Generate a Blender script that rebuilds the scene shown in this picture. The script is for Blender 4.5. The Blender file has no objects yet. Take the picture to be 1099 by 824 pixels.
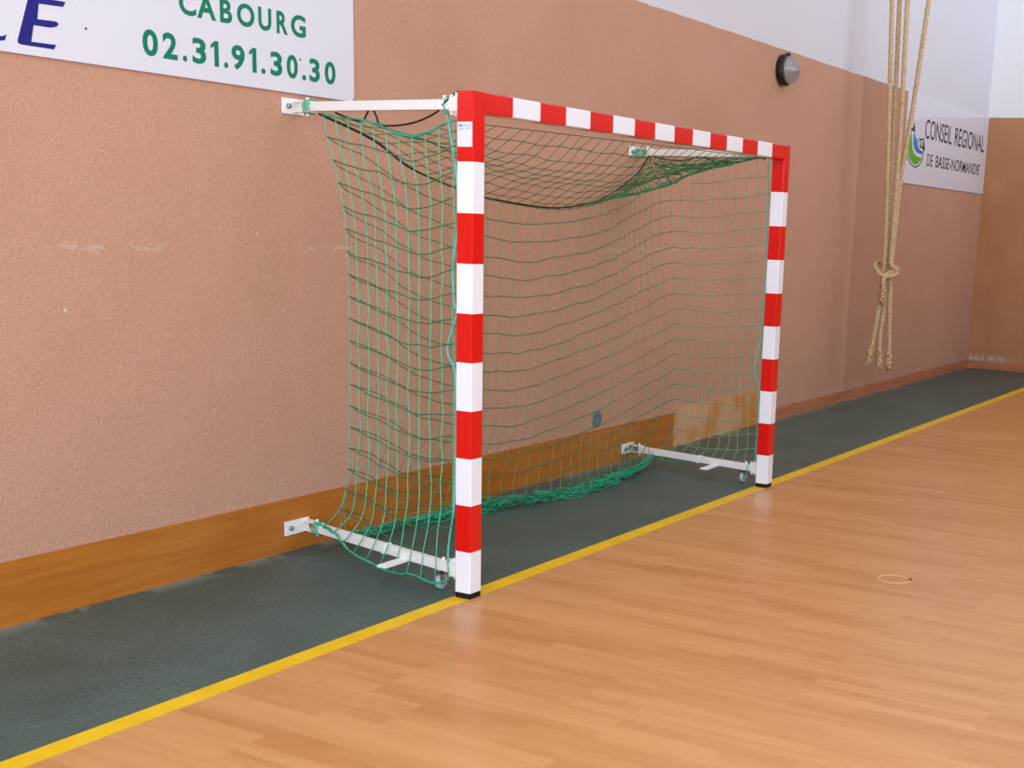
import bpy, math, random
from mathutils import Vector, Matrix
random.seed(7)
C = bpy.context.scene.collection
SC = bpy.context.scene

# ------------------------------------------------------------------ helpers
def lin(r, g, b):
    f = lambda c: (c/255/12.92) if c/255 <= .04045 else ((c/255+.055)/1.055)**2.4
    return (f(r), f(g), f(b), 1)

class MB:
    """collects geometry for ONE mesh object"""
    def __init__(s): s.v = []; s.f = []; s.m = []; s.sm = []
    def add(s, vs, fs, mi=0, smooth=False):
        b = len(s.v); s.v += [tuple(v) for v in vs]
        for f in fs:
            s.f.append([i+b for i in f]); s.m.append(mi); s.sm.append(smooth)
    def box(s, x0, x1, y0, y1, z0, z1, mi=0):
        vs = [(x, y, z) for z in (z0, z1) for y in (y0, y1) for x in (x0, x1)]
        s.add(vs, [(0,2,3,1),(4,5,7,6),(0,1,5,4),(2,6,7,3),(0,4,6,2),(1,3,7,5)], mi)
    def obox(s, c, ax, ay, az, hx, hy, hz, mi=0):
        c = Vector(c); vs = []
        for k in (-1, 1):
            for j in (-1, 1):
                for i in (-1, 1): vs.append(c+ax*hx*i+ay*hy*j+az*hz*k)
        s.add(vs, [(0,2,3,1),(4,5,7,6),(0,1,5,4),(2,6,7,3),(0,4,6,2),(1,3,7,5)], mi)
    def tube(s, pts, r, n=5, mi=0, smooth=True, caps=True, rad=None):
        pts = [Vector(p) for p in pts]
        if len(pts) < 2: return
        up = None; rings = []
        N = len(pts)
        for i, p in enumerate(pts):
            t = (pts[min(i+1, N-1)]-pts[max(i-1, 0)])
            if t.length < 1e-9: t = Vector((0,0,1))
            t.normalize()
            if up is None:
                a = Vector((0,0,1)) if abs(t.z) < .9 else Vector((1,0,0))
                up = (a-t*a.dot(t)).normalized()
            else:
                up = up-t*up.dot(t)
                if up.length < 1e-6:
                    a = Vector((0,0,1)) if abs(t.z) < .9 else Vector((1,0,0)); up = a-t*a.dot(t)
                up.normalize()
            w = t.cross(up)
            ring = []
            for k in range(n):
                th = 2*math.pi*k/n
                rr = r if rad is None else rad(i, th)
                ring.append(p+(up*math.cos(th)+w*math.sin(th))*rr)
            rings.append(ring)
        vs = [v for ring in rings for v in ring]; fs = []
        for i in range(N-1):
            for k in range(n):
                k2 = (k+1) % n
                fs.append((i*n+k, i*n+k2, (i+1)*n+k2, (i+1)*n+k))
        if caps:
            fs.append(tuple(range(n-1, -1, -1))); fs.append(tuple((N-1)*n+k for k in range(n)))
        s.add(vs, fs, mi, smooth)
    def octa(s, p, r, mi=0):
        p = Vector(p); d = [Vector(a)*r for a in ((1,0,0),(-1,0,0),(0,1,0),(0,-1,0),(0,0,1),(0,0,-1))]
        s.add([p+a for a in d], [(0,2,4),(2,1,4),(1,3,4),(3,0,4),(2,0,5),(1,2,5),(3,1,5),(0,3,5)], mi, True)
    def lathe(s, prof, c, ax, u, n=32, mi=0, smooth=True):
        """prof: (radius, offset along ax); u: any vector normal to ax"""
        c = Vector(c); ax = Vector(ax).normalized(); u = Vector(u).normalized(); w = ax.cross(u)
        vs = []; fs = []
        for r, h in prof:
            for k in range(n):
                t = 2*math.pi*k/n; vs.append(c+ax*h+(u*math.cos(t)+w*math.sin(t))*r)
        for i in range(len(prof)-1):
            for k in range(n):
                fs.append((i*n+k, i*n+(k+1) % n, (i+1)*n+(k+1) % n, (i+1)*n+k))
        fs.append(tuple(range(n-1, -1, -1))); fs.append(tuple((len(prof)-1)*n+k for k in range(n)))
        s.add(vs, fs, mi, smooth)
    def poly_y(s, pts, y0, y1, mi=0):
        """extruded polygon given in (x,z), front face at y0 (< y1)"""
        n = len(pts)
        vs = [(x, y0, z) for x, z in pts]+[(x, y1, z) for x, z in pts]
        fs = [tuple(range(n)), tuple(range(2*n-1, n-1, -1))]
        fs += [((i+1) % n, i, i+n, (i+1) % n+n) for i in range(n)]
        s.add(vs, fs, mi)
    def build(s, name, mats, parent=None, origin=None, bevel=0):
        me = bpy.data.meshes.new(name)
        o3 = Vector(origin) if origin else Vector((0,0,0))
        me.from_pydata([tuple(Vector(v)-o3) for v in s.v], [], s.f)
        for m in (mats if isinstance(mats, (list, tuple)) else [mats]): me.materials.append(m)
        for p, mi, sm in zip(me.polygons, s.m, s.sm): p.material_index = mi; p.use_smooth = sm
        me.update()
        import bmesh
        bm = bmesh.new(); bm.from_mesh(me); bmesh.ops.recalc_face_normals(bm, faces=bm.faces); bm.to_mesh(me); bm.free()
        o = bpy.data.objects.new(name, me); C.objects.link(o); o.location = o3
        if bevel:
            b = o.modifiers.new('bevel', 'BEVEL'); b.width = bevel; b.segments = 2; b.limit_method = 'ANGLE'
        if parent:
            o.parent = parent
            o.location = o3-world_loc(parent)
        return o
def world_loc(o):
    l = Vector(o.location)
    while o.parent: o = o.parent; l += Vector(o.location)
    return l
def tag(o, label, cat, group=None):
    o['label'] = label; o['category'] = cat
    if group: o['group'] = group
    return o
def thing(name, label, cat, loc, group=None):
    o = bpy.data.objects.new(name, None); C.objects.link(o); o.location = loc; o.empty_display_size = .1
    return tag(o, label, cat, group)
def struct(o): o['kind'] = 'structure'; return o
def lerp(a, b, t): return a+(b-a)*t
def sstep(a, b, x):
    t = max(0, min(1, (x-a)/(b-a))); return t*t*(3-2*t)
def smooth_line(pts, sub=3):
    """Catmull-Rom"""
    P = [Vector(p) for p in pts]
    if len(P) < 3: return P
    out = []
    for i in range(len(P)-1):
        p0 = P[i-1] if i else P[0]*2-P[1]; p1 = P[i]; p2 = P[i+1]
        p3 = P[i+2] if i+2 < len(P) else p2*2-p1
        for k in range(sub):
            t = k/sub
            out.append(.5*((2*p1)+(p2-p0)*t+(2*p0-5*p1+4*p2-p3)*t*t+(3*p1-p0-3*p2+p3)*t**3))
    out.append(P[-1]); return out
class Path:
    """arc-length parametrised smooth polyline"""
    def __init__(s, pts, sub=6):
        s.p = smooth_line(pts, sub); s.l = [0]
        for a, b in zip(s.p, s.p[1:]): s.l.append(s.l[-1]+(b-a).length)
    def at(s, t):
        d = max(0, min(1, t))*s.l[-1]
        for i in range(len(s.p)-1):
            if d <= s.l[i+1]:
                w = (d-s.l[i])/max(1e-9, s.l[i+1]-s.l[i]); return s.p[i].lerp(s.p[i+1], w)
        return s.p[-1].copy()
def curve_at_z(pts):
    """x,y as function of z from a list ordered by falling z"""
    q = smooth_line(pts, 5)
    def f(z):
        if z >= q[0].z: return q[0].x, q[0].y
        for a, b in zip(q, q[1:]):
            if b.z <= z <= a.z:
                w = (a.z-z)/max(1e-9, a.z-b.z); return lerp(a.x, b.x, w), lerp(a.y, b.y, w)
        return q[-1].x, q[-1].y
    return f

# ------------------------------------------------------------------ materials
def mat(name, col, rough=.5, spec=.5, metal=0.0):
    m = bpy.data.materials.new(name); m.use_nodes = True
    b = m.node_tree.nodes['Principled BSDF']
    b.inputs['Base Color'].default_value = col; b.inputs['Roughness'].default_value = rough
    b.inputs['Specular IOR Level'].default_value = spec; b.inputs['Metallic'].default_value = metal
    return m
class NT:
    def __init__(s, m): s.t = m.node_tree; s.b = s.t.nodes['Principled BSDF']
    def n(s, ty, **kw):
        x = s.t.nodes.new(ty)
        for k, v in kw.items(): setattr(x, k, v)
        return x
    def l(s, a, b): s.t.links.new(a, b)
    def pos(s): return s.n('ShaderNodeNewGeometry').outputs['Position']
    def mapping(s, vec, scale=(1,1,1), rot=(0,0,0), loc=(0,0,0)):
        m = s.n('ShaderNodeMapping'); m.inputs['Scale'].default_value = scale; m.inputs['Rotation'].default_value = rot
        m.inputs['Location'].default_value = loc; s.l(vec, m.inputs['Vector']); return m.outputs[0]
    def noise(s, vec, scale, detail=4, rough=.55):
        x = s.n('ShaderNodeTexNoise'); x.inputs['Scale'].default_value = scale; x.inputs['Detail'].default_value = detail
        x.inputs['Roughness'].default_value = rough; s.l(vec, x.inputs['Vector']); return x.outputs['Fac']
    def ramp(s, fac, stops):
        r = s.n('ShaderNodeValToRGB'); e = r.color_ramp.elements
        while len(e) > 1: e.remove(e[-1])
        e[0].position, e[0].color = stops[0]
        for p, c in stops[1:]:
            k = e.new(p); k.color = c
        s.l(fac, r.inputs[0]); return r.outputs[0]
    def math(s, op, a, b=None, clamp=False):
        x = s.n('ShaderNodeMath', operation=op, use_clamp=clamp)
        for i, v in enumerate((a, b)):
            if v is None: continue
            if isinstance(v, (int, float)): x.inputs[i].default_value = v
            else: s.l(v, x.inputs[i])
        return x.outputs[0]
    def mix(s, fac, a, b, mode='MIX'):
        x = s.n('ShaderNodeMix', data_type='RGBA', blend_type=mode)
        if isinstance(fac, (int, float)): x.inputs[0].default_value = fac
        else: s.l(fac, x.inputs[0])
        for i, v in ((6, a), (7, b)):
            if isinstance(v, tuple): x.inputs[i].default_value = v
            else: s.l(v, x.inputs[i])
        return x.outputs[2]
    def bump(s, h, strength, dist):
        x = s.n('ShaderNodeBump'); x.inputs['Strength'].default_value = strength; x.inputs['Distance'].default_value = dist
        s.l(h, x.inputs['Height']); s.l(x.outputs[0], s.b.inputs['Normal'])
    def color(s, c): s.l(c, s.b.inputs['Base Color'])
    def xyz(s, vec):
        x = s.n('ShaderNodeSeparateXYZ'); s.l(vec, x.inputs[0]); return x.outputs

def pink_wall(name, a, b, c, white, upper, patch=False, bump=.5):
    m = mat(name, a, .85, .25); t = NT(m); P = t.pos(); X = t.xyz(P)
    n1 = t.noise(P, 1.1, 5); n2 = t.noise(P, 60, 3)
    base = t.ramp(n1, [(.3, a), (.55, b), (.75, c)])
    base = t.mix(t.math('MULTIPLY', t.math('SUBTRACT', n2, .35, True), .9, True), base, tuple(x*.72 for x in a[:3])+(1,))
    if patch:
        # soft shadow band painted into the wall colour, fading to the right
        k = t.math('ADD', X[0], t.math('MULTIPLY', t.noise(P, .8, 2), .03))
        inb = t.math('MULTIPLY', t.math('MULTIPLY', t.math('SUBTRACT', k, 7.52), 30.0, True), t.math('SUBTRACT', 1.0, t.math('MULTIPLY', t.math('SUBTRACT', X[0], 7.5), .35, True), True))
        base = t.mix(t.math('MULTIPLY', inb, .28), base, lin(132, 78, 55))
        # scuffs and chipped paint in a row at chest height, and salty bloom over the low skirting
        nz = t.noise(t.mapping(P, (9, 9, 30)), 1.0, 4)
        band = t.math('SUBTRACT', 1.0, t.math('MULTIPLY', t.math('ABSOLUTE', t.math('SUBTRACT', X[2], 1.42)), 38.0), True)
        nb = t.noise(P, .9, 1)
        sc = t.math('MULTIPLY', t.math('MULTIPLY', t.math('GREATER_THAN', nz, .56), band), t.math('GREATER_THAN', nb, .47))
        base = t.mix(t.math('MULTIPLY', sc, .34), base, lin(215, 200, 190))
        low = t.math('SUBTRACT', 1.0, t.math('MULTIPLY', t.math('SUBTRACT', X[2], .1), 11.0, True), True)
        sel = t.math('MULTIPLY', t.math('GREATER_THAN', X[0], 6.2), t.math('MULTIPLY', t.math('SUBTRACT', t.noise(P, 3.2, 5, .65), .48), 7.0, True))
        base = t.mix(t.math('MULTIPLY', t.math('MULTIPLY', low, sel), .6), base, lin(170, 160, 160))
        spots = t.math('GREATER_THAN', t.noise(P, 24, 1, .3), .815)
        base = t.mix(t.math('MULTIPLY', spots, .7), base, lin(225, 205, 190))
    else:
        low = t.math('SUBTRACT', 1.0, t.math('MULTIPLY', t.math('ABSOLUTE', t.math('SUBTRACT', X[2], .13)), 20.0), True)
        sel = t.math('MULTIPLY', t.math('MULTIPLY', t.math('SUBTRACT', X[1], .62), 6.0, True), t.math('MULTIPLY', t.math('SUBTRACT', t.noise(P, 16, 4), .38), 5.0, True))
        base = t.mix(t.math('MULTIPLY', t.math('MULTIPLY', low, sel), .75), base, lin(205, 205, 200))
    edge = t.math('ADD', X[2], t.math('MULTIPLY', t.math('SUBTRACT', t.noise(P, 7, 2), .5), .016))
    up = t.math('GREATER_THAN', edge, upper)
    t.color(t.mix(up, base, white))
    h = t.math('ADD', t.noise(P, 95, 4, .62), t.math('MULTIPLY', t.noise(P, 30, 2), .45))
    amp = t.math('SUBTRACT', 1.0, t.math('MULTIPLY', up, .85))
    t.bump(t.math('MULTIPLY', h, amp), bump, .008)
    return m

M = {}
PINKTOP = 2.983
M['wall'] = pink_wall('stucco paint', lin(196, 150, 124), lin(203, 156, 132), lin(199, 150, 128), lin(214, 213, 221), PINKTOP, True, .75)
M['wall_end'] = pink_wall('end stucco paint', lin(194, 142, 104), lin(184, 130, 90), lin(202, 150, 114), lin(236, 236, 238), PINKTOP, False, .5)

M['ceiling'] = mat('ceiling white', lin(225, 225, 225), .9, .2)
# wood floor: narrow boards running towards the wall
m = M['wood'] = mat('wood strip floor', lin(214, 158, 100), .3, .38); t = NT(m); P = t.pos()
br = t.n('ShaderNodeTexBrick'); br.offset = .37; br.offset_frequency = 2
t.l(t.mapping(P, (1, 1, 1), (0, 0, math.pi/2)), br.inputs['Vector'])
br.inputs['Scale'].default_value = 1; br.inputs['Brick Width'].default_value = .62; br.inputs['Row Height'].default_value = .068
br.inputs['Mortar Size'].default_value = 0; br.inputs['Mortar Smooth'].default_value = .3; br.inputs['Bias'].default_value = .1
br.inputs['Color1'].default_value = lin(210, 154, 98); br.inputs['Color2'].default_value = lin(191, 131, 76); br.inputs['Mortar'].default_value = lin(202, 146, 90)
grain = t.noise(t.mapping(P, (26, 1.6, 1)), 1.0, 6, .62)
g2 = t.noise(t.mapping(P, (5, .9, 1)), 1.0, 4, .6)
c = t.mix(t.math('MULTIPLY', t.math('SUBTRACT', grain, .42, True), 1.6, True), br.outputs['Color'], lin(174, 112, 58))
c = t.mix(t.math('MULTIPLY', t.math('SUBTRACT', g2, .38, True), 2.2, True), c, lin(210, 158, 104))
t.color(c); t.l(t.math('ADD', t.math('MULTIPLY', grain, .1), .24), t.b.inputs['Roughness'])
# green linoleum strip
m = M['lino'] = mat('green floor strip', lin(80, 98, 92), .45, .3); t = NT(m); P = t.pos()
n1 = t.noise(P, 1.6, 5, .6); n2 = t.noise(P, 70, 4, .75); n3 = t.noise(t.mapping(P, (2.2, 9, 1), (0,0,.3)), 1.5, 5, .65)
c = t.ramp(n1, [(.3, lin(68, 90, 85)), (.7, lin(86, 110, 106))])
c = t.mix(t.math('MULTIPLY', t.math('SUBTRACT', n2, .45, True), 3.4, True), c, lin(34, 44, 42))
c = t.mix(t.math('MULTIPLY', t.math('SUBTRACT', n3, .58, True), 1.7, True), c, lin(130, 146, 140))
# dust along the foot of the wall
X = t.xyz(P)
du = t.math('MULTIPLY', t.math('MULTIPLY', t.math('SUBTRACT', X[1], 1.08), 9.0, True), t.math('GREATER_THAN', t.noise(P, 3.1, 4), .5))
c = t.mix(t.math('MULTIPLY', du, .5), c, lin(150, 158, 155))
t.color(c)
m = M['yellow'] = mat('yellow line paint', lin(232, 190, 10), .4, .35); t = NT(m); P = t.pos()
t.color(t.ramp(t.noise(P, 5, 4), [(.3, lin(222, 180, 6)), (.7, lin(238, 198, 24))]))
def board(name, a, b, c, worn=None):
    m = mat(name, a, .4, .4); t = NT(m); P = t.pos()
    g = t.noise(t.mapping(P, (1.8, 1, 42)), 1.0, 6, .65); n = t.noise(P, 2.2, 4)
    col = t.mix(t.math('MULTIPLY', t.math('SUBTRACT', g, .4, True), 2.0, True), t.ramp(n, [(.32, a), (.68, b)]), c)
    if worn:
        col = t.mix(t.math('MULTIPLY', t.math('SUBTRACT', t.noise(P, 3.2, 5, .6), .42, True), 7.0, True), col, worn)
    t.color(col); return m
M['board'] = board('varnished board', lin(184, 108, 34), lin(192, 120, 48), lin(152, 84, 24))
M['board_worn'] = board('worn board', lin(214, 140, 62), lin(206, 138, 80), lin(190, 124, 70), lin(212, 166, 130))
M['board_low'] = board('low skirting', lin(186, 116, 80), lin(198, 130, 94), lin(146, 84, 56))
M['board_end'] = board('end skirting', lin(184, 118, 80), lin(190, 126, 90), lin(160, 100, 66))
M['red'] = mat('red paint', lin(220, 18, 12), .22, .5)
M['white'] = mat('white paint', lin(240, 242, 252), .25, .5)
M['black'] = mat('black rubber', lin(22, 20, 24), .6, .3)
M['arm'] = mat('white arm paint', lin(244, 242, 240), .4, .4)
M['steel'] = mat('zinc steel', lin(150, 152, 155), .35, .5, .8)
M['wheel'] = mat('grey wheel', lin(176, 190, 200), .4, .5)
M['sticker'] = mat('white sticker', lin(226, 228, 242), .4, .4)
M['print'] = mat('pale blue print', lin(150, 162, 205), .5, .3)
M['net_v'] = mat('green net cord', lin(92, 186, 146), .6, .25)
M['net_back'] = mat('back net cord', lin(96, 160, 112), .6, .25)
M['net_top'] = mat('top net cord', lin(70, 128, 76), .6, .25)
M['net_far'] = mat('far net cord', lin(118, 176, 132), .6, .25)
M['net_h'] = mat('dark green net cord', lin(46, 118, 84), .6, .25)  # row cords look darker from the window light; that shade is put into the colour
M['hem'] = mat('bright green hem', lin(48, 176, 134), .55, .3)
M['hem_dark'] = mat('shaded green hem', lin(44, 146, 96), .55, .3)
M['teal'] = mat('teal lacing', lin(98, 196, 180), .5, .3)
M['cord'] = mat('black elastic', lin(34, 24, 22), .6, .3)
M['sign'] = mat('white sign panel', lin(218, 219, 229), .35, .4)
M['sign_gloss'] = mat('white glossy panel', lin(218, 218, 230), .1, .3)
M['green_ink'] = mat('green lettering', lin(0, 122, 92), .45, .3)
M['blue_ink'] = mat('dark blue lettering', lin(34, 32, 122), .45, .3)
M['dark_ink'] = mat('dark violet lettering', lin(62, 44, 66), .45, .3)
M['logo_green'] = mat('logo green', lin(92, 168, 46), .45, .3)
M['logo_blue'] = mat('logo blue', lin(44, 142, 206), .45, .3)
M['logo_blue_dark'] = mat('logo dark blue', lin(24, 84, 146), .45, .3)
M['logo_dark'] = mat('logo dark outline', lin(52, 50, 62), .45, .3)
m = M['rope'] = mat('hemp rope', lin(186, 154, 108), .85, .2); t = NT(m); P = t.pos()
t.color(t.ramp(t.noise(P, 55, 4), [(.3, lin(172, 144, 108)), (.7, lin(214, 190, 152))])); t.bump(t.noise(P, 160, 3), .4, .003)
m = M['whip'] = mat('braided rope end', lin(196, 160, 110), .85, .2); t = NT(m); P = t.pos()
v = t.n('ShaderNodeTexVoronoi'); v.inputs['Scale'].default_value = 45; t.l(P, v.inputs['Vector'])
t.color(t.ramp(v.outputs['Distance'], [(.1, lin(230, 204, 160)), (.7, lin(158, 124, 86))]))
M['lamp_base'] = mat('black lamp base', lin(34, 22, 24), .45, .4)
m = M['glass'] = mat('lamp glass', lin(225, 225, 225), .06, .5); b = m.node_tree.nodes['Principled BSDF']
b.inputs['Transmission Weight'].default_value = .8; b.inputs['IOR'].default_value = 1.35
M['bulb'] = mat('lamp reflector', lin(175, 172, 170), .3, .5, .6)
M['cap'] = mat('blue grey plastic', lin(104, 122, 128), .5, .3)
M['rim'] = mat('pale wood rim', lin(216, 168, 122), .35, .4)
M['rimdark'] = mat('dark hole', lin(70, 40, 16), .8, .1)

# ------------------------------------------------------------------ the setting
WY, EX = 1.2, 11.815
H_ROOM = 6.2
def slab(name, m, x0, x1, y0, y1, z0, z1):
    b = MB(); b.box(x0, x1, y0, y1, z0, z1); return struct(b.build(name, m))
slab('floor', M['wood'], -9, EX+.2, -14, .004, -.1, 0)
s_ = slab('floor_strip', M['lino'], -9, EX+.2, .09, WY+.2, -.1, 0); s_.name = 'trim_1'
struct(s_)
slab('trim_2', M['yellow'], -9, EX+.2, .004, .09, -.1, 0)
slab('wall_back', M['wall'], -9, EX+.2, WY, WY+.2, -.1, H_ROOM)
slab('wall_right', M['wall_end'], EX, EX+.2, -14, WY, -.1, H_ROOM)
slab('ceiling', M['ceiling'], -9, EX+.2, -14, WY+.2, H_ROOM, H_ROOM+.15)
slab('baseboard_left', M['board'], -9, 4.05, WY-.012, WY, 0, .252)
slab('baseboard_middle', M['board_worn'], 4.052, 5.78, WY-.010, WY, 0, .285)
slab('baseboard_back', M['board_low'], 5.782, EX, WY-.02, WY, 0, .1)
slab('baseboard_right', M['board_end'], EX-.02, EX, -14, WY-.02, 0, .085)

# ------------------------------------------------------------------ handball goal
PW = .08                                            # post section
goal = thing('handball_goal', 'red and white striped handball goal with green net standing on the yellow line', 'goal', (1.58, .04, 0))
def ring_profile():
    r = .005; a = []
    for cx, cy, s in ((PW-r, r, -90), (PW-r, PW-r, 0), (r, PW-r, 90), (r, r, 180)):
        for k in range(4):
            th = math.radians(s+30*k); a.append((cx+r*math.cos(th), cy+r*math.sin(th)))
    return a
def striped(breaks, cols, to3d):
    """square rounded tube with colour bands along its length"""
    b = MB(); pr = ring_profile(); n = len(pr)
    for (a0, a1), ci in zip(zip(breaks, breaks[1:]), cols):
        vs = [to3d(p, a0) for p in pr]+[to3d(p, a1) for p in pr]
        fs = [(i, (i+1) % n, (i+1) % n+n, i+n) for i in range(n)]
        b.add(vs, fs, ci, False)
    b.add([to3d(p, breaks[0]) for p in pr], [tuple(range(n))], cols[0])
    b.add([to3d(p, breaks[-1]) for p in pr], [tuple(range(n))], cols[-1])
    return b
pbreaks = [.025]+[.205+.2005*k for k in range(9)]+[2.08]
pcols = [1, 0]*5
for x0 in (0, 3.08):
    b = striped(pbreaks, pcols, lambda p, z: (x0+p[0], p[1], z))
    post = b.build('goal_post', [M['red'], M['white']], goal, (x0+.04, .04, 0))
    f = MB(); f.box(x0+.002, x0+PW-.002, .002, PW-.002, 0, .026)
    f.build('foot_cap', M['black'], post, (x0+.04, .04, 0))['label'] = 'black rubber cap under the post'
    if x0 == 0:
        s = MB(); s.box(-.0012, .0002, .004, .077, 1.866, 1.962); st = None
        s.add([], [])
        def bar(y0, y1, z0, z1): s.box(-.0018, -.001, y0, y1, z0, z1, 1)
        bar(.050, .072, 1.943, 1.953); bar(.034, .046, 1.947, 1.951); bar(.012, .030, 1.944, 1.948)
        bar(.046, .070, 1.932, 1.936); bar(.014, .040, 1.935, 1.938)
        o = s.build('sticker', [M['sticker'], M['print']], post, (x0+.04, .04, 1.91)); o['label'] = 'white sticker with pale blue print'
cbr = [.08, .271]+[.271+.2015*k for k in range(1, 14)]+[3.08]
ccol = [0]+[1, 0]*6+[0]
ccol = [0 if k % 2 == 0 else 1 for k in range(len(cbr)-1)]
b = striped(cbr, ccol, lambda p, x: (x, p[0], 2.0+p[1]))
bar_ = b.build('crossbar', [M['red'], M['white']], goal, (1.58, .04, 2.04))

def arm(px, wx, pz, wz, lower, pl0=-.105, pl1=.055):
    """white square tube from a post back to the wall"""
    A = Vector((px, PW, pz)); B = Vector((wx, WY-.0135 if lower else WY-.0015, wz))
    d = (B-A).normalized(); z = Vector((0,0,1)); s = d.cross(z).normalized(); u = s.cross(d)
    L = (B-A).length
    a0 = A+d*.045; a1 = B-d*.105
    t = MB(); t.obox((a0+a1)/2, d, s, u, (a1-a0).length/2, .019, .02)
    if lower: t.obox(A+d*.50, d, s, u, .012, .0225, .0235)                 # sleeve of the telescopic tube
    o = t.build('support_arm', M['arm'], goal, tuple((A+B)/2), bevel=.002)
    og = tuple((A+B)/2)
    # clamp at the post
    k = MB(); k.obox(A+d*.022, d, s, u, .022, .024, .027); k.obox(A+d*.05+u*.028, d, s, u, .010, .008, .010)
    k.obox(A+d*.05-u*.03, d, s, u, .008, .008, .010)
    k.tube([A+d*.028-u*.046, A+d*.028+u*.046], .006, 8)
    kb = MB(); kb.tube([A+d*.1+u*.0185, A+d*.1+u*.036], .008, 8); kb.build('bolt', M['arm'], o, og)
    k.build('post_clamp', M['arm'], o, og)
    # wall bracket: plate, lugs, pin
    w = MB(); yb = B.y
    w.box(wx+pl0, wx+pl1, yb-.006, yb, wz-.034, wz+.034)
    for q in (-.022, .022): w.obox(B-d*.07+u*q, d, s, u, .06, .02, .003)
    w.tube([B-d*.098-u*.042, B-d*.098+u*.04], .007, 8)
    w.build('wall_bracket', M['arm'], o, og, bevel=.001)
    bt = MB(); bt.lathe([(.0, .014), (.010, .013), (.012, .006), (.012, 0)][::-1], (wx+pl0+.036, yb-.006, wz), (0,-1,0), (1,0,0), 10)
    bt.build('bolt', M['steel'], o, og)['label'] = 'grey steel bolt head'
    if lower:
        f = MB(); c0 = A+d*.36-u*.024
        f.obox(c0-Vector((1,0,0))*.035*0+s*(-.055)*0-Vector((.065, -.0, 0)), Vector((1,0,0)), Vector((0,1,0)), z, .1, .025, .005)
        f.build('foot_tab', M['arm'], o, og, bevel=.001)
        cc = A+d*.128
        fk = MB()
        fk.lathe([(.021, 0), (.021, -.008), (.013, -.012), (.013, -.02)], (cc.x, cc.y, pz-.02), (0,0,1), (1,0,0), 14)
        for sgn in (-1, 1):
            fk.poly_y([(cc.x+.012*0-.018, pz-.035), (cc.x+.018, pz-.035), (cc.x+.024, .03), (cc.x+.012, .022), (cc.x-.004, .03)], cc.y+sgn*.0135-.0015, cc.y+sgn*.0135+.0015)
        fk.box(cc.x-.018, cc.x+.018, cc.y-.015, cc.y+.015, pz-.042, pz-.036)
        fk.build('caster_fork', M['steel'], o, og)['label'] = 'grey steel caster fork'
        wl = MB(); wc = (cc.x+.012, cc.y, .0355)
        wl.lathe([(.012, -.011), (.030, -.012), (.0355, -.008), (.0355, .008), (.030, .012), (.012, .011)], wc, (0,1,0), (1,0,0), 24)
        wl.lathe([(.008, -.017), (.008, .017)], wc, (0,1,0), (1,0,0), 10)
        wl.build('caster_wheel', M['wheel'], o, og)['label'] = 'small pale grey caster wheel'
    return A, d
arm(.026, .272, 2.030, 2.050, False, -.085, .05)
arm(.026, .272, .115, .113, True, -.14, .02)
arm(3.118, 3.395, 2.030, 2.050, False)
arm(3.118, 3.402, .108, .082, True)

# ------------------------------------------------------------------ the net
net = goal; NO = (1.7, .6, 0)
CELL = .1
hemL = Path([(.036,.128,1.968), (.047,.178,1.958), (.067,.267,1.928), (.091,.379,1.914), (.116,.493,1.928), (.138,.589,1.959), (.164,.709,1.984), (.191,.833,1.991), (.221,.985,2.014)])
hemR = Path([(3.13,.13,2.0), (3.144,.196,2.012), (3.17,.301,1.996), (3.206,.444,1.968), (3.243,.59,1.946), (3.28,.74,1.905), (3.316,.885,1.852)])
rope = Path([(.21,1.0,2.014), (.474,.92,1.922), (.689,.88,1.81), (1.023,.86,1.73), (1.242,.85,1.693), (1.739,.84,1.661), (2.019,.84,1.669), (2.35,.86,1.71), (2.627,.9,1.778), (3.002,.99,1.876), (3.204,1.04,1.955), (3.368,1.087,2.039)])
topB = Path([(.221,.985,2.014), (.474,.92,1.922), (.689,.88,1.81), (1.023,.86,1.73), (1.242,.85,1.693), (1.739,.84,1.661), (2.019,.84,1.669), (2.35,.86,1.707), (2.607,.9,1.739), (2.856,.935,1.764), (3.131,.945,1.803), (3.259,.915,1.832), (3.316,.885,1.852)])
floorB = Path([(.221,.966,.128), (.33,.99,.09), (.45,1.04,.06), (.8,1.095,.03), (1.187,1.035,.03), (1.517,.968,.03), (2.029,.868,.03), (2.551,.862,.03), (2.997,.917,.03), (3.189,.942,.05), (3.33,.95,.075)])
cL = curve_at_z([(.228,1.001,2.02), (.211,.924,1.824), (.193,.842,1.584), (.188,.816,1.177), (.188,.818,.8), (.19,.829,.54), (.199,.869,.315), (.221,.966,.12)])
cR = curve_at_z([(3.316,.885,1.852), (3.316,.883,1.70), (3.305,.838,1.244), (3.295,.80,.64), (3.292,.79,.268), (3.326,.925,.059)])
loL = Path([(.002,.115,.07), (.02,.216,.035), (.045,.36,.047), (.055,.417,.033), (.07,.53,.034), (.085,.608,.044), (.12,.778,.075), (.165,.9,.128), (.195,1.0,.137)])
loR = Path([(3.15,.12,.085), (3.20,.4,.085), (3.232,.522,.082), (3.25,.601,.078), (3.285,.72,.058), (3.325,.866,.042), (3.36,.968,.06)])
def jit(p, a): return p+Vector((random.uniform(-a, a), random.uniform(-a, a), random.uniform(-a, a)))
RH, RK, RVr = .0022, .0052, .0024
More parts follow.
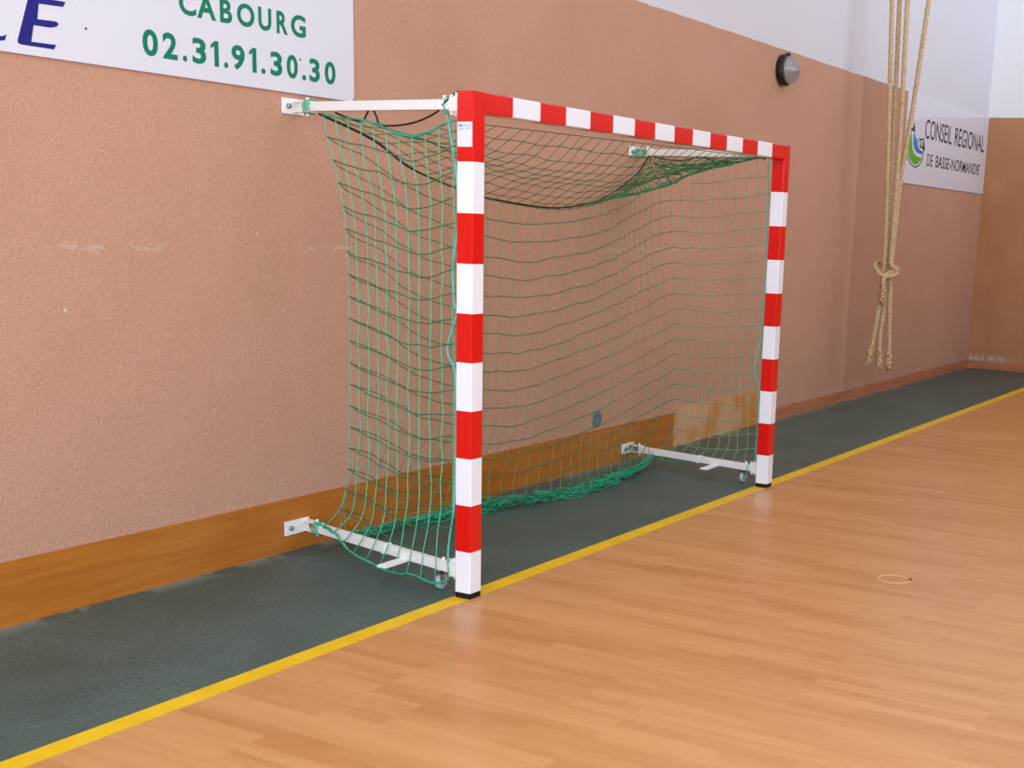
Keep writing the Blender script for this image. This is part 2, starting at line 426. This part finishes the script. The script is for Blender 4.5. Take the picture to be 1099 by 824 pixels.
def draw(mb, grid, RV=.0021, RH=.0022, rows=True, sub=2):
    cols = True
    """grid[i][k] -> Vector or None"""
    nc = len(grid)
    if cols:
        for col in grid:
            pts = [p for p in col if p is not None]
            if len(pts) > 1: mb.tube(smooth_line(pts, sub), RV, 4, 0)
    if rows:
        nr = max(len(c) for c in grid)
        for k in range(nr):
            run = []
            for i in range(nc):
                p = grid[i][k] if k < len(grid[i]) else None
                if p is None:
                    if len(run) > 1: mb.tube(smooth_line(run, sub), RH, 4, 1)
                    run = []
                else: run.append(p)
            if len(run) > 1: mb.tube(smooth_line(run, sub), RH, 4, 1)
    for i in range(nc):
        for p in grid[i][1:]:
            if p is not None: mb.octa(p, RK, 1)
# --- side panels
def side(hem, corner, fx, fy, lo, bulge, outx, nu=10, z_rear=None, keep=.4):
    """rows of equal mesh under the hem; z_rear: height the rear corner is really tied at"""
    g = []
    ends = hem.at(0).z, (hem.at(1).z if z_rear is None else z_rear)
    for i in range(nu+1):
        u = i/nu; T = hem.at(u); col = [T]
        zt = T.z; end = lo.at(u); zl = lerp(ends[0], ends[1], u)
        k = 0
        while True:
            k += 1
            zk = zl if z_rear is not None else zt
            dep = k*CELL*.985
            z = lerp(zk, zl, (1-keep)*sstep(0, .7, dep))-dep
            if z < max(.17, end.z+.06): break
            if z > zt-.03: col.append(None); continue
            cx, cy = corner(z)
            sag = .022*math.sin(math.pi*u)*sstep(0, .3, dep)
            w = sstep(0, .22, zt-z) if i < nu else 1
            gx = lerp(fx, cx, u); gy = lerp(fy, cy, u)
            p = Vector((lerp(T.x, gx, w)+bulge*math.sin(math.pi*u)*math.sin(math.pi*min(1, max(0, zt-z)/1.9)), lerp(T.y, gy, w), z-sag))
            # bows out over the lower arm
            p.x += outx*sstep(.42, .15, z)*(1-u) if i < nu else 0
            col.append(jit(p, .006) if i < nu else p)
        col.append(end); g.append(col)
    return g
pl = MB(); gl = side(hemL, cL, .03, .115, loL, -.012, -.036)
for col in gl: pass
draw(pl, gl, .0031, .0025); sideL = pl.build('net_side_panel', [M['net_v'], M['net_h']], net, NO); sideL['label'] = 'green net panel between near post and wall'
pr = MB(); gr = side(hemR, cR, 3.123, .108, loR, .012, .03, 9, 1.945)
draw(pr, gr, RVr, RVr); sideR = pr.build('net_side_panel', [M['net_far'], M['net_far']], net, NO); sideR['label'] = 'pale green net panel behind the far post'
# --- back panel: hangs in rows of equal mesh from the sagging top edge
NB = 32; gb = []
for i in range(NB+1):
    u = i/NB
    ut = u+.085*math.sin(math.pi*sstep(.3, 1, u))
    T = topB.at(ut); col = [T]; F = floorB.at(u); k = 0
    ze = T.z if u < .4 else max(T.z, lerp(1.665, 1.945, max(0, (u-.42)/.58)**1.45))
    while True:
        k += 1
        z = ze-k*CELL*.985
        if z < F.z+.02: break
        if z > T.z-.02: col.append(None); continue
        ax, ay = cL(z); bx, by = cR(z)
        gx = lerp(ax, bx, u); gy = lerp(ay, by, u)+.03*math.sin(math.pi*u)*sstep(.2, 1.0, T.z-z)
        wt = sstep(0, 1.0, T.z-z) if 0 < i < NB else 1; x = lerp(T.x, gx, wt); y = lerp(T.y, gy, wt)
        wb = sstep(.55, .0, z-F.z) if 0 < i < NB else 0; x = lerp(x, F.x, wb); y = lerp(y, F.y, wb)
        p = Vector((x, y, z))
        col.append(jit(p, .006) if 0 < i < NB else p)
    # laid on the floor: a short tail
    for q in range(2): col.append(Vector((F.x+random.uniform(-.03, .03), F.y-.02-.03*q+random.uniform(-.02, .02), max(.006, F.z-.012-.008*q))))
    gb.append(col)
pb = MB(); draw(pb, gb, .002, .0022, False)
nr = max(len(c) for c in gb)
for k in range(1, nr):
    run = []
    for c in gb:
        if k < len(c)-2 and c[k] is not None: run.append(c[k])
        else:
            if len(run) > 1: pb.tube(smooth_line(run, 2), RH, 4, 1)
            run = []
    if len(run) > 1: pb.tube(smooth_line(run, 2), RH, 4, 1)
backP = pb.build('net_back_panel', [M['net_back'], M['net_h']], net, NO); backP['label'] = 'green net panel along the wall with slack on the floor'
# --- top panel: from the crossbar to the black rope
NR = 9; gt = []
front = Path([(.09,.085,1.985), (3.07,.085,1.985)], 1); armr = Path([(3.13,.11,2.005), (3.368,1.087,2.02)], 1)
for i in range(NB+1):
    u = i/NB; col = []
    for k in range(NR+1):
        t_ = k/NR
        p = lerp(front.at(u), rope.at(u), t_)+lerp(hemL.at(t_), armr.at(t_), u)
        b00, b01, b10, b11 = front.at(0), rope.at(0), front.at(1), rope.at(1)
        p -= (b00*(1-u)*(1-t_)+b01*(1-u)*t_+b10*u*(1-t_)+b11*u*t_)
        p.z -= .008*math.sin(math.pi*t_)*math.sin(math.pi*u)
        col.append(jit(p, .006) if 0 < k < NR and 0 < i < NB else p)
    gt.append(col)
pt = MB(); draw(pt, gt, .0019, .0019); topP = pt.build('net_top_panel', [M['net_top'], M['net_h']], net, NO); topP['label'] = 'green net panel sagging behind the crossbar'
# --- hems
def wobble_tube(mb, path, r, n, a, k=60, mi=0):
    pts = [jit(path.at(j/k), a) for j in range(k+1)]
    mb.tube(smooth_line(pts, 2), r, n, mi)
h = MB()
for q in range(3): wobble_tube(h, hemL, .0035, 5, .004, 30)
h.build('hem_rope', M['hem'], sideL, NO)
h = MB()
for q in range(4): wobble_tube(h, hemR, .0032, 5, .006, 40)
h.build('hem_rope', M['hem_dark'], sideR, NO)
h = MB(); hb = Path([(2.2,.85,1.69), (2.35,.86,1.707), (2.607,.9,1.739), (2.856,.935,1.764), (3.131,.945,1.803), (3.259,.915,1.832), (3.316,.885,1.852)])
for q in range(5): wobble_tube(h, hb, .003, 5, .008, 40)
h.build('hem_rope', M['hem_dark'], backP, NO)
h = MB()
for q in range(2): wobble_tube(h, loL, .0036, 5, .004, 30)
for q in range(1): wobble_tube(h, Path([(.165,.9,.128), (.2,.98,.14), (.24,1.1,.135)]), .004, 5, .002, 8)
h.build('hem_rope', M['hem'], sideL, NO)
h = MB()
for q in range(2): wobble_tube(h, loR, .0034, 5, .004, 30)
h.build('hem_rope', M['hem'], sideR, NO)
# --- slack lying on the floor under the back panel
fb = MB()
for q in range(3): wobble_tube(fb, floorB, .0036, 5, .010, 70, 0)
def bundle(n, lo, hi, ry, rz):
    for q in range(n):
        t0 = random.uniform(lo, hi); L_ = random.uniform(.06, .2); m_ = 14
        ph = random.uniform(0, 6.3); fr = random.uniform(.25, .6); y0 = random.gauss(0, .45); z0 = random.uniform(.1, 1); pts = []
        for j in range(m_):
            tt = max(.03, min(.985, t0+L_*(j/m_-.5))); c_ = floorB.at(tt)
            amp = .35+.65*sstep(.05, .35, tt)*sstep(1.0, .72, tt)
            pts.append(Vector((c_.x, c_.y-.015+(y0+.5*math.sin(ph+j*fr))*ry*amp, max(.005, c_.z-.022+(z0*.6+.4*math.sin(ph*2+j*fr*1.3))*rz*amp))))
        fb.tube(smooth_line(pts, 2), random.uniform(.0019, .0029), 4, random.choice((0, 0, 1)))
    for q in range(n//2):                     # single meshes lying over one another
        tt = random.uniform(lo, hi); c_ = floorB.at(tt); amp = .35+.65*sstep(.05, .35, tt)*sstep(1.0, .72, tt)
        a = random.uniform(0, 3.14); r_ = random.uniform(.03, .06)
        pts = [Vector((c_.x+r_*math.cos(a+k*1.3)*1.3, c_.y-.02+r_*math.sin(a+k*1.3)*amp*.8, max(.005, c_.z-.02+amp*random.uniform(0, rz)))) for k in range(5)]
        fb.tube(smooth_line(pts, 3), .0021, 4, random.choice((0, 1)))
bundle(80, .03, .97, .06, .05)
bundle(36, .36, .94, .075, .06)
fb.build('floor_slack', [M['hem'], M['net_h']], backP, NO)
# --- gathered folds of netting under the far upper arm
gf = MB()
A0 = Vector((3.368, 1.075, 2.015)); A1 = Vector((3.14, .17, 2.012))
def fold_pt(a, b):
    """a along arm 0 rear .. 1 front, b 0 arm .. 1 hem"""
    up = A0.lerp(A1, a); up.z -= .035*math.sin(math.pi*min(1, a*1.3))
    lo_ = hemR.at(1-a)
    p = up.lerp(lo_, b); p.y += .02*math.sin(b*3); return p
def back_pt(a, b):
    return rope.at(.80+.2*a).lerp(topB.at(.80+.2*a), b)
for q in range(16):
    a = random.random()**1.5; pts = []; b_ = 0
    for j in range(8):
        pts.append(jit(fold_pt(max(0, min(1, a+random.uniform(-.05, .05))), j/7), .008))
    gf.tube(smooth_line(pts, 2), random.uniform(.0016, .0026), 4, random.choice((0, 1)))
for q in range(11):
    b = random.random(); w_ = random.uniform(.3, 1)
    gf.tube(smooth_line([jit(fold_pt(j/12*w_, min(1, max(0, b+.25*(j/12)*random.uniform(.3, 1)))), .008) for j in range(13)], 2), .002, 4, random.choice((0, 1)))
for q in range(26):
    a0 = random.random(); b0 = random.random(); pts = []
    for j in range(9):
        pts.append(jit(back_pt(max(0, min(1, a0+(j-4)*.04)), max(0, min(1, b0+random.uniform(-.12, .12)))), .008))
    gf.tube(smooth_line(pts, 2), random.uniform(.0016, .0026), 4, random.choice((0, 1)))
for q in range(10):
    a0 = random.random()
    pts = [jit(back_pt(max(0, min(1, a0+j*.02)), j/6), .006) for j in range(7)]
    gf.tube(smooth_line(pts, 2), .002, 4, random.choice((0, 1)))
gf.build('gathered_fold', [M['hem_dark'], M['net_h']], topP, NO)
# --- lacing
ec = MB(); ec.tube([rope.at(j/120) for j in range(121)], .0048, 6)
ec.build('elastic_cord', M['cord'], topP, NO)['label'] = 'black elastic cord along the back edge of the top panel'
ec = MB()
for pts in ([(.032,.118,2.073), (.030,.128,2.058), (.020,.155,2.040), (.057,.224,2.005), (.083,.34,1.971), (.111,.466,1.957), (.138,.589,1.961), (.142,.61,1.99), (.140,.626,2.02)],
            [(.15,.664,2.02), (.16,.69,1.995), (.164,.709,1.978), (.184,.8,1.992), (.206,.899,2.018)],
            [(.032,.118,2.073), (.045,.10,2.082), (.05,.11,2.068)]):
    ec.tube(smooth_line(pts, 4), .0042, 6)
ec.build('elastic_cord', M['cord'], sideL, NO)['label'] = 'black elastic lacing up to the near arm'
ec = MB()
for pts in ([(3.367,1.087,2.06), (3.36,1.062,2.033), (3.336,.964,2.004), (3.291,.784,1.997), (3.263,.671,2.02)],
            [(3.253,.633,2.02), (3.24,.579,2.002), (3.226,.526,1.985), (3.188,.372,1.985), (3.144,.196,2.012)],
            [(3.367,1.087,2.06), (3.372,1.085,2.02), (3.37,1.08,1.985)]):
    ec.tube(smooth_line(pts, 4), .0042, 6)
ec.build('elastic_cord', M['cord'], sideR, NO)['label'] = 'black elastic lacing up to the far arm'
# the teal edge cords tied along the posts
lc = MB()
lc.tube(smooth_line([(.035,.125,2.055), (.044,.162,2.011), (.041,.15,1.949), (.036,.127,1.858), (.031,.104,1.749), (.035,.096,1.6), (.033,.113,1.453), (.034,.124,1.378), (.033,.115,1.245), (.03,.10,1.2), (.043,.157,1.05), (.032,.106,.95), (.03,.10,.7), (.033,.11,.4), (.028,.125,.28), (.018,.13,.18), (.01,.12,.10)], 5), .0048, 6)
lc.build('edge_cord', M['teal'], sideL, NO)['label'] = 'pale teal cord laced down the post'
lc = MB()
lc.tube(smooth_line([(3.13,.13,2.02), (3.125,.122,1.842), (3.12,.105,1.287), (3.123,.112,.95), (3.115,.135,.8), (3.114,.14,.70), (3.123,.105,.62), (3.122,.105,.35), (3.13,.11,.09)], 5), .0042, 6)
lc.build('edge_cord', M['teal'], sideR, NO)['label'] = 'pale teal cord laced down the post'
# ties round the arms
def loop(par, cx, cy, cz, r, n=2):
    tie = MB()
    th = [2*math.pi*j/12*n for j in range(n*12+1)]
    tie.tube([(cx+r*math.cos(a)*random.uniform(.95, 1.08), cy+a/6.28*.012, cz+r*math.sin(a)*random.uniform(.95, 1.08)) for a in th], .0028, 5)
    tie.build('tie_cord', M['hem'], par, NO)
loop(sideL, .245, 1.06, 2.047, .032, 2); loop(sideL, .24, 1.05, .114, .032, 2); loop(sideR, 3.375, 1.09, 2.045, .032, 3); loop(sideR, 3.38, 1.06, .085, .032, 5)
loop(sideR, 3.125, .14, .105, .036, 1); loop(sideL, .035, .14, 2.03, .036, 1)

# ------------------------------------------------------------------ signs
def rrect(x0, x1, z0, z1, r, seg=5):
    o = []
    for cx, cz, s in ((x1-r, z0+r, -90), (x1-r, z1-r, 0), (x0+r, z1-r, 90), (x0+r, z0+r, 180)):
        for k in range(seg+1):
            th = math.radians(s+90*k/seg); o.append((cx+r*math.cos(th), cz+r*math.sin(th)))
    return o
def lettering(name, text, x0, x1, z0, z1, y, m, parent, origin, bold=.0, space=1.0):
    """built-in font text turned to a mesh and fitted to its box on the panel"""
    cu = bpy.data.curves.new(name, 'FONT'); cu.body = text; cu.size = 1; cu.offset = bold; cu.space_character = space
    cu.extrude = 0; cu.resolution_u = 4
    tmp = bpy.data.objects.new(name+'_tmp', cu); C.objects.link(tmp)
    dg = bpy.context.evaluated_depsgraph_get(); me = bpy.data.meshes.new_from_object(tmp.evaluated_get(dg))
    bpy.data.objects.remove(tmp); bpy.data.curves.remove(cu)
    xs = [v.co.x for v in me.vertices]; ys = [v.co.y for v in me.vertices]
    a, b_, c_, d_ = min(xs), max(xs), min(ys), max(ys)
    O = Vector(origin)
    for v in me.vertices:
        px = x0+(v.co.x-a)/(b_-a)*(x1-x0); pz = z0+(v.co.y-c_)/(d_-c_)*(z1-z0)
        v.co = Vector((px, y, pz))-O
    me.materials.clear(); me.materials.append(m); me.name = name
    o = bpy.data.objects.new(name, me); C.objects.link(o); o.parent = parent; o.location = O-world_loc(parent)
    return o
SY = WY-.012
s1 = thing('phone_number_sign', 'white rounded sign panel with green phone number and dark blue letters, above the near arm', 'sign', (-.6, WY, 2.4))
b = MB(); b.poly_y(rrect(-2.6, .655, 2.108, 2.86, .028), SY, WY)
b.build('panel', M['sign'], s1, (-.6, WY, 2.4))
O1 = (-.6, SY, 2.4)
def glyph_line(glyphs, z0, z1, label, dot=.024):
    o = None; verts = []; faces = []
    for ch, x0, x1 in glyphs:
        if ch == '1':
            P = [(.42,0), (1,0), (1,1), (.52,1), (0,.83), (0,.68), (.42,.79)]
            b_ = len(verts); verts += [(x0+a*(x1-x0), SY-.0012, z0+c*(z1-z0)) for a, c in P]; faces.append([b_+k for k in range(len(P))]); continue
        zz = z0+dot if ch == '.' else z1
        t_ = lettering('glyph', ch, x0, x1, z0, zz, SY-.0012, M['green_ink'], s1, (0,0,0), .03)
        b_ = len(verts); verts += [tuple(v.co) for v in t_.data.vertices]
        faces += [[b_+k for k in p.vertices] for p in t_.data.polygons]
        bpy.data.objects.remove(t_)
    me = bpy.data.meshes.new('lettering'); O = Vector(O1)
    me.from_pydata([tuple(Vector(v)-O) for v in verts], [], faces); me.materials.append(M['green_ink'])
    o = bpy.data.objects.new('lettering', me); C.objects.link(o); o.parent = s1; o.location = O-world_loc(s1); o['label'] = label
glyph_line([('C',-.382,-.293), ('A',-.289,-.188), ('B',-.166,-.099), ('O',-.072,.028), ('U',.05,.127), ('R',.158,.226), ('G',.245,.338)], 2.352, 2.447, 'green capitals of the place name')
glyph_line([('0',-.571,-.495), ('2',-.472,-.398), ('.',-.372,-.349), ('3',-.321,-.248), ('1',-.222,-.18), ('.',-.152,-.129), ('9',-.109,-.034), ('1',-.009,.033), ('.',.06,.085), ('3',.115,.187), ('0',.214,.283), ('.',.309,.335), ('3',.356,.424), ('0',.456,.528)], 2.170, 2.272, 'green phone number')
b = MB()
Ep = [(-1.066,2.313), (-1.071,2.298), (-1.122,2.153), (-1.12,2.143), (-1.108,2.14), (-.985,2.14), (-.974,2.14), (-.963,2.157), (-1.067,2.155), (-1.053,2.214), (-.983,2.215), (-.959,2.221), (-.948,2.232), (-.958,2.24), (-1.036,2.237), (-1.027,2.292), (-.925,2.296), (-.914,2.314), (-.921,2.315), (-1.025,2.313)]
b.poly_y(Ep, SY-.0012, SY); b.build('letter', M['blue_ink'], s1, O1)['label'] = 'dark blue slanted capital E'; b = MB()
Lp = [(-1.27,2.313), (-1.275,2.298), (-1.326,2.153), (-1.324,2.143), (-1.312,2.14), (-1.19,2.142), (-1.173,2.146), (-1.165,2.167), (-1.182,2.158), (-1.271,2.157), (-1.222,2.313)]
b.poly_y(Lp, SY-.0012, SY)
b.build('letter', M['blue_ink'], s1, O1)['label'] = 'dark blue slanted letter at the frame edge'
for x, z in ((-.83, 2.233), (.299, 2.258)):
    sc = MB(); sc.lathe([(.005, 0), (.0045, .0015), (.0, .002)], (x, SY, z), (0,-1,0), (1,0,0), 10)
    sc.build('screw', M['logo_dark'], s1, O1)

s2 = thing('regional_council_sign', 'white glossy sign panel with green and blue emblem by the room corner', 'sign', (10.3, WY, 2.5))
b = MB(); b.box(8.80, EX-.003, SY, WY, 2.095, PINKTOP); b.build('panel', M['sign_gloss'], s2, (10.3, WY, 2.5))
O2 = (10.3, SY, 2.5)
for word, x0, x1, z0, z1 in (('CONSEIL', 9.40, 10.36, 2.571, 2.768), ('REGIONAL', 10.47, 11.69, 2.571, 2.768), ('DE', 9.53, 9.73, 2.301, 2.425), ('BASSE-NORMANDIE', 9.84, 11.57, 2.301, 2.425)):
    lettering('lettering', word, x0, x1, z0, z1, SY-.0015, M['dark_ink'], s2, O2, .004)['label'] = 'dark capitals '+word
em = MB()
outline = [(8.944,2.626), (8.885,2.506), (8.849,2.395), (8.888,2.336), (9.002,2.284), (9.15,2.258), (9.287,2.286), (9.355,2.332), (9.395,2.406), (9.406,2.447), (9.431,2.456), (9.415,2.495), (9.375,2.568), (9.193,2.555), (9.157,2.541), (9.077,2.605), (9.028,2.718), (9.011,2.663)]
white = [(8.96,2.612), (8.909,2.508), (8.873,2.397), (8.912,2.341), (9.012,2.295), (9.141,2.273), (9.264,2.296), (9.328,2.334), (9.369,2.404), (9.386,2.442), (9.199,2.552), (9.078,2.602), (9.01,2.616)]
green = [(8.942,2.611), (8.909,2.508), (8.891,2.406), (8.941,2.347), (9.035,2.305), (9.129,2.289), (9.23,2.302), (9.301,2.336), (9.351,2.371), (9.213,2.373), (9.104,2.392), (9.037,2.431), (8.995,2.498), (8.965,2.589)]
blue = [(9.031,2.602), (9.026,2.539), (9.037,2.493), (9.106,2.435), (9.177,2.412), (9.27,2.405), (9.35,2.403), (9.377,2.437), (9.287,2.443), (9.223,2.459), (9.195,2.496), (9.18,2.535), (9.113,2.561), (9.067,2.593)]
fig = [(9.207,2.552), (9.381,2.565), (9.375,2.549), (9.373,2.493), (9.421,2.492), (9.424,2.46), (9.362,2.464), (9.281,2.467), (9.24,2.472), (9.237,2.539)]
wave = [(9.05,2.50), (9.11,2.452), (9.2,2.428), (9.37,2.421), (9.37,2.429), (9.21,2.438), (9.13,2.462), (9.07,2.507)]
def shrink(P, f):
    cx = sum(p[0] for p in P)/len(P); cz = sum(p[1] for p in P)/len(P)
    return [(cx+(x-cx)*f, cz+(z-cz)*f) for x, z in P]
figs = [[(9.255,2.545), (9.285,2.547), (9.28,2.482), (9.25,2.482)], [(9.315,2.55), (9.35,2.552), (9.345,2.482), (9.31,2.482)]]
em.poly_y(outline, SY-.0008, SY, 0); em.poly_y(white, SY-.0012, SY-.0008, 1); em.poly_y(green, SY-.0016, SY-.0012, 2)
em.poly_y(blue, SY-.0020, SY-.0012, 3); em.poly_y(wave, SY-.0023, SY-.002, 4)
em.poly_y(fig, SY-.0024, SY-.002, 0)
for f_ in figs: em.poly_y(f_, SY-.0028, SY-.0024, 1)
em.build('emblem', [M['logo_dark'], M['sign'], M['logo_green'], M['logo_blue'], M['logo_blue_dark']], s2, O2)['label'] = 'green and blue curved emblem with dark outline'

# ------------------------------------------------------------------ wall lamp, cap, floor socket
lp = thing('bulkhead_lamp', 'round glass bulkhead lamp with black base high on the pink wall', 'lamp', (5.665, WY, 2.824))
LO = (5.665, WY, 2.824)
b = MB(); b.lathe([(.112, 0), (.12, .006), (.12, .05), (.113, .058), (.1, .06)], LO, (0,-1,0), (1,0,0), 36)
for k in range(3):
    a = math.radians(90+120*k); b.lathe([(.012, .03), (.012, .066), (.008, .07)], (LO[0]+.118*math.cos(a), LO[1], LO[2]+.118*math.sin(a)), (0,-1,0), (1,0,0), 8)
b.build('lamp_base', M['lamp_base'], lp, LO)
b = MB()
prof = [(.106, .058), (.108, .07)]+[(.106*math.cos(math.radians(a)), .07+.082*math.sin(math.radians(a))) for a in range(5, 86, 8)]+[(.002, .153)]
b.lathe(prof, LO, (0,-1,0), (1,0,0), 36)
gl_ = b.build('glass_dome', M['glass'], lp, LO)
b = MB(); b.lathe([(.09, .061), (.085, .068), (.05, .075), (.03, .1), (.028, .12), (.01, .13)], LO, (0,-1,0), (1,0,0), 24)
b.build('bulb', M['bulb'], lp, LO)
b = MB(); b.lathe([(.055, 0), (.055, .006), (.05, .009), (.012, .009), (.01, .006)], (2.978, WY, .328), (0,-1,0), (1,0,0), 28)
tag(b.build('wall_cover_plate', M['cap'], None, (2.978, WY, .328)), 'small round blue grey cover plate on the wall behind the net', 'cover plate')
sk = thing('floor_socket_cover', 'round wooden floor cover with a pale rim let into the wood floor', 'floor cover', (1.44, -1.395, 0))
SO = (1.44, -1.395, 0); b = MB()
n = 48; r0, r1 = .066, .078
vs = []; fs = []
for r, z in ((r0, .0005), (r0+.003, .0035), (r1-.002, .003), (r1, .0005)):
    for k in range(n):
        a = 2*math.pi*k/n; vs.append((SO[0]+r*math.cos(a), SO[1]+r*math.sin(a), z))
for i in range(3):
    for k in range(n): fs.append((i*n+k, i*n+(k+1) % n, (i+1)*n+(k+1) % n, (i+1)*n+k))
b.add(vs, fs, 0, True); b.build('rim', M['rim'], sk, SO)
b = MB(); b.lathe([(.067, .0002), (.067, .0012)], SO, (0,0,1), (1,0,0), 40, 0, False); b.build('lid', M['wood'], sk, SO)
b = MB(); b.lathe([(.009, .0005), (.009, .0045), (.006, .005)], (SO[0]+.03, SO[1]-.068, 0), (0,0,1), (1,0,0), 12); b.build('finger_notch', M['rimdark'], sk, SO)['label'] = 'dark finger notch'

# ------------------------------------------------------------------ climbing ropes
def twisted(mb, path, r, pitch=.07):
    L = path.l[-1]; n = max(8, int(L/.011))
    pts = [path.at(j/n) for j in range(n+1)]
    def rad(i, th): return r*(.86+.16*abs(math.cos(1.5*(th-2*math.pi*(i*L/n)/(pitch*3)))))
    mb.tube(pts, r, 12, 0, True, True, rad)
def whipped(p0, p1, r=.035):
    b = MB(); p0 = Vector(p0); p1 = Vector(p1); n = 26
    pts = [p0.lerp(p1, j/n) for j in range(n+1)]
    def rad(i, th):
        s = i/n; e = min(1, .62+2.2*s)*(1 if s < .86 else .92)
        return r*e*(.88+.17*math.sin(th*3+s*26)*math.sin(th*2-s*21))
    b.tube(pts, r, 14, 0, True, True, rad)
    # frayed strands
    d = (p1-p0).normalized()
    for q in range(9):
        a = q*2*math.pi/9; o_ = Vector((math.cos(a), math.sin(a), 0))*r*.6
        b.tube([p1+o_-d*.01, p1+o_*1.15+d*random.uniform(.012, .03)], .006, 5)
    return b
TOPZ = H_ROOM
def climb(name_label, pts, endp, extra=None):
    p0, p1 = Vector(pts[0]), Vector(pts[1])
    d = (p0-p1)/(p0.z-p1.z); top = p0+d*(TOPZ-p0.z)
    full = [tuple(top), tuple(p0.lerp(top, .5))]+list(pts)
    if extra: full += extra
    t = thing('climbing_rope', name_label, 'rope', tuple(top), 'climbing ropes tied in a bundle')
    b = MB(); twisted(b, Path(full, 8), .0215)
    b.build('rope_strand', M['rope'], t, tuple(top))
    whipped(*endp).build('braided_end', M['whip'], t, tuple(top))
climb('pale climbing rope of the tied bundle whose braided end hangs furthest left',
      [(7.064,.818,3.554), (7.086,.777,2.552), (7.104,.742,1.674), (7.108,.735,1.347), (7.107,.736,1.248), (7.098,.753,.933), (7.087,.774,.68), (7.079,.789,.562)], ((7.08,.786,.58), (7.07,.806,.43)))
climb('pale climbing rope of the tied bundle whose braided end hangs in the middle',
      [(7.147,.779,3.562), (7.157,.76,2.792), (7.164,.748,1.999), (7.176,.738,1.43), (7.174,.737,1.249), (7.15,.724,.933), (7.14,.735,.68), (7.135,.728,.53)], ((7.135,.729,.55), (7.128,.718,.40)))
climb('pale climbing rope tied in a knot round the others, braided end below the knot',
      [(7.107,.695,3.556), (7.116,.677,2.554), (7.117,.675,1.757), (7.108,.675,1.391), (7.094,.668,1.33)], ((7.036,.704,1.16), (7.040,.700,.985)),
      [(7.105,.632,1.285), (7.15,.622,1.262), (7.215,.652,1.285), (7.238,.724,1.305), (7.195,.806,1.33), (7.10,.812,1.325), (7.045,.79,1.285), (7.04,.73,1.225), (7.07,.665,1.215), (7.12,.625,1.235), (7.15,.622,1.25), (7.12,.64,1.265), (7.075,.69,1.235), (7.037,.706,1.18), (7.036,.704,1.15)])
climb('pale climbing rope slanting in apart from the others, its braided end hanging furthest right',
      [(7.241,.548,3.571), (7.207,.612,2.64), (7.181,.662,2.082), (7.171,.68,1.596), (7.165,.684,1.308), (7.168,.681,1.101), (7.176,.667,.767), (7.183,.654,.53)], ((7.182,.655,.55), (7.186,.645,.385)))

# ------------------------------------------------------------------ camera
q = dict(c=(-4.37725394, -3.25729075, 1.59660502), yaw=1.08207459, p=-.21260395, r=.03907539, f=1412.352248, sx=165.45026, sy=133.40649)
f = Vector((math.sin(q['yaw'])*math.cos(q['p']), math.cos(q['yaw'])*math.cos(q['p']), math.sin(q['p'])))
right = Vector((math.cos(q['yaw']), -math.sin(q['yaw']), 0)); up = right.cross(f)
rr = right*math.cos(q['r'])+up*math.sin(q['r']); uu = -right*math.sin(q['r'])+up*math.cos(q['r'])
cam = bpy.data.cameras.new('camera'); co = bpy.data.objects.new('camera', cam); C.objects.link(co)
mw = Matrix((( rr.x, uu.x, -f.x, q['c'][0]), (rr.y, uu.y, -f.y, q['c'][1]), (rr.z, uu.z, -f.z, q['c'][2]), (0,0,0,1)))
co.matrix_world = mw
cam.sensor_width = 36; cam.lens = q['f']*36/1099; cam.shift_x = -q['sx']/1099; cam.shift_y = q['sy']/1099
cam.clip_start = .05; cam.clip_end = 200
SC.camera = co

# ------------------------------------------------------------------ light
w = bpy.data.worlds.new('world'); SC.world = w; w.use_nodes = True
bg = w.node_tree.nodes['Background']; bg.inputs[0].default_value = (.86, .94, 1.04, 1); bg.inputs[1].default_value = .26
def area(name, loc, target, sx, sy, power, col):
    l = bpy.data.lights.new(name, 'AREA'); l.shape = 'RECTANGLE'; l.size = sx; l.size_y = sy; l.energy = power; l.color = col
    o = bpy.data.objects.new(name, l); C.objects.link(o); o.location = loc
    o.rotation_euler = (Vector(target)-Vector(loc)).to_track_quat('-Z', 'Y').to_euler(); return o
area('overhead_fill_light', (4.0, -5, 6.0), (4.0, -5, 0), 14, 8, 330, (.97, .95, .93))  # large unseen overhead area added as soft ambient fill, no fixture behind it
area('window_light', (-8.5, -4.5, 3.6), (3, -.5, 1.0), 7, 4, 580, (.83, .96, 1.10))
area('corner_fill_light', (5.0, -7, 5.2), (11.3, .6, 5.0), 8, 1.8, 36, (.78, .95, 1.12)).data.spread = math.radians(40)  # added fill, narrow spread so it brightens only the upper walls by the corner
area('upper_wall_fill_light', (4.0, -9, 5.2), (6.0, 1.2, 5.3), 14, 3, 100, (.80, .95, 1.15)).data.spread = math.radians(64)  # second added fill, there only to lift the white upper part of the back wall
fl = bpy.data.lights.new('flash', 'POINT'); fl.energy = 300; fl.shadow_soft_size = .03; fl.color = (.9, 1.03, 1.17)
fo = bpy.data.objects.new('flash', fl); C.objects.link(fo); fo.location = Vector(q['c'])+uu*.07-rr*.03-f*.02

SC.view_settings.view_transform = 'Standard'; SC.view_settings.look = 'None'
SC.view_settings.exposure = 0; SC.view_settings.gamma = 1
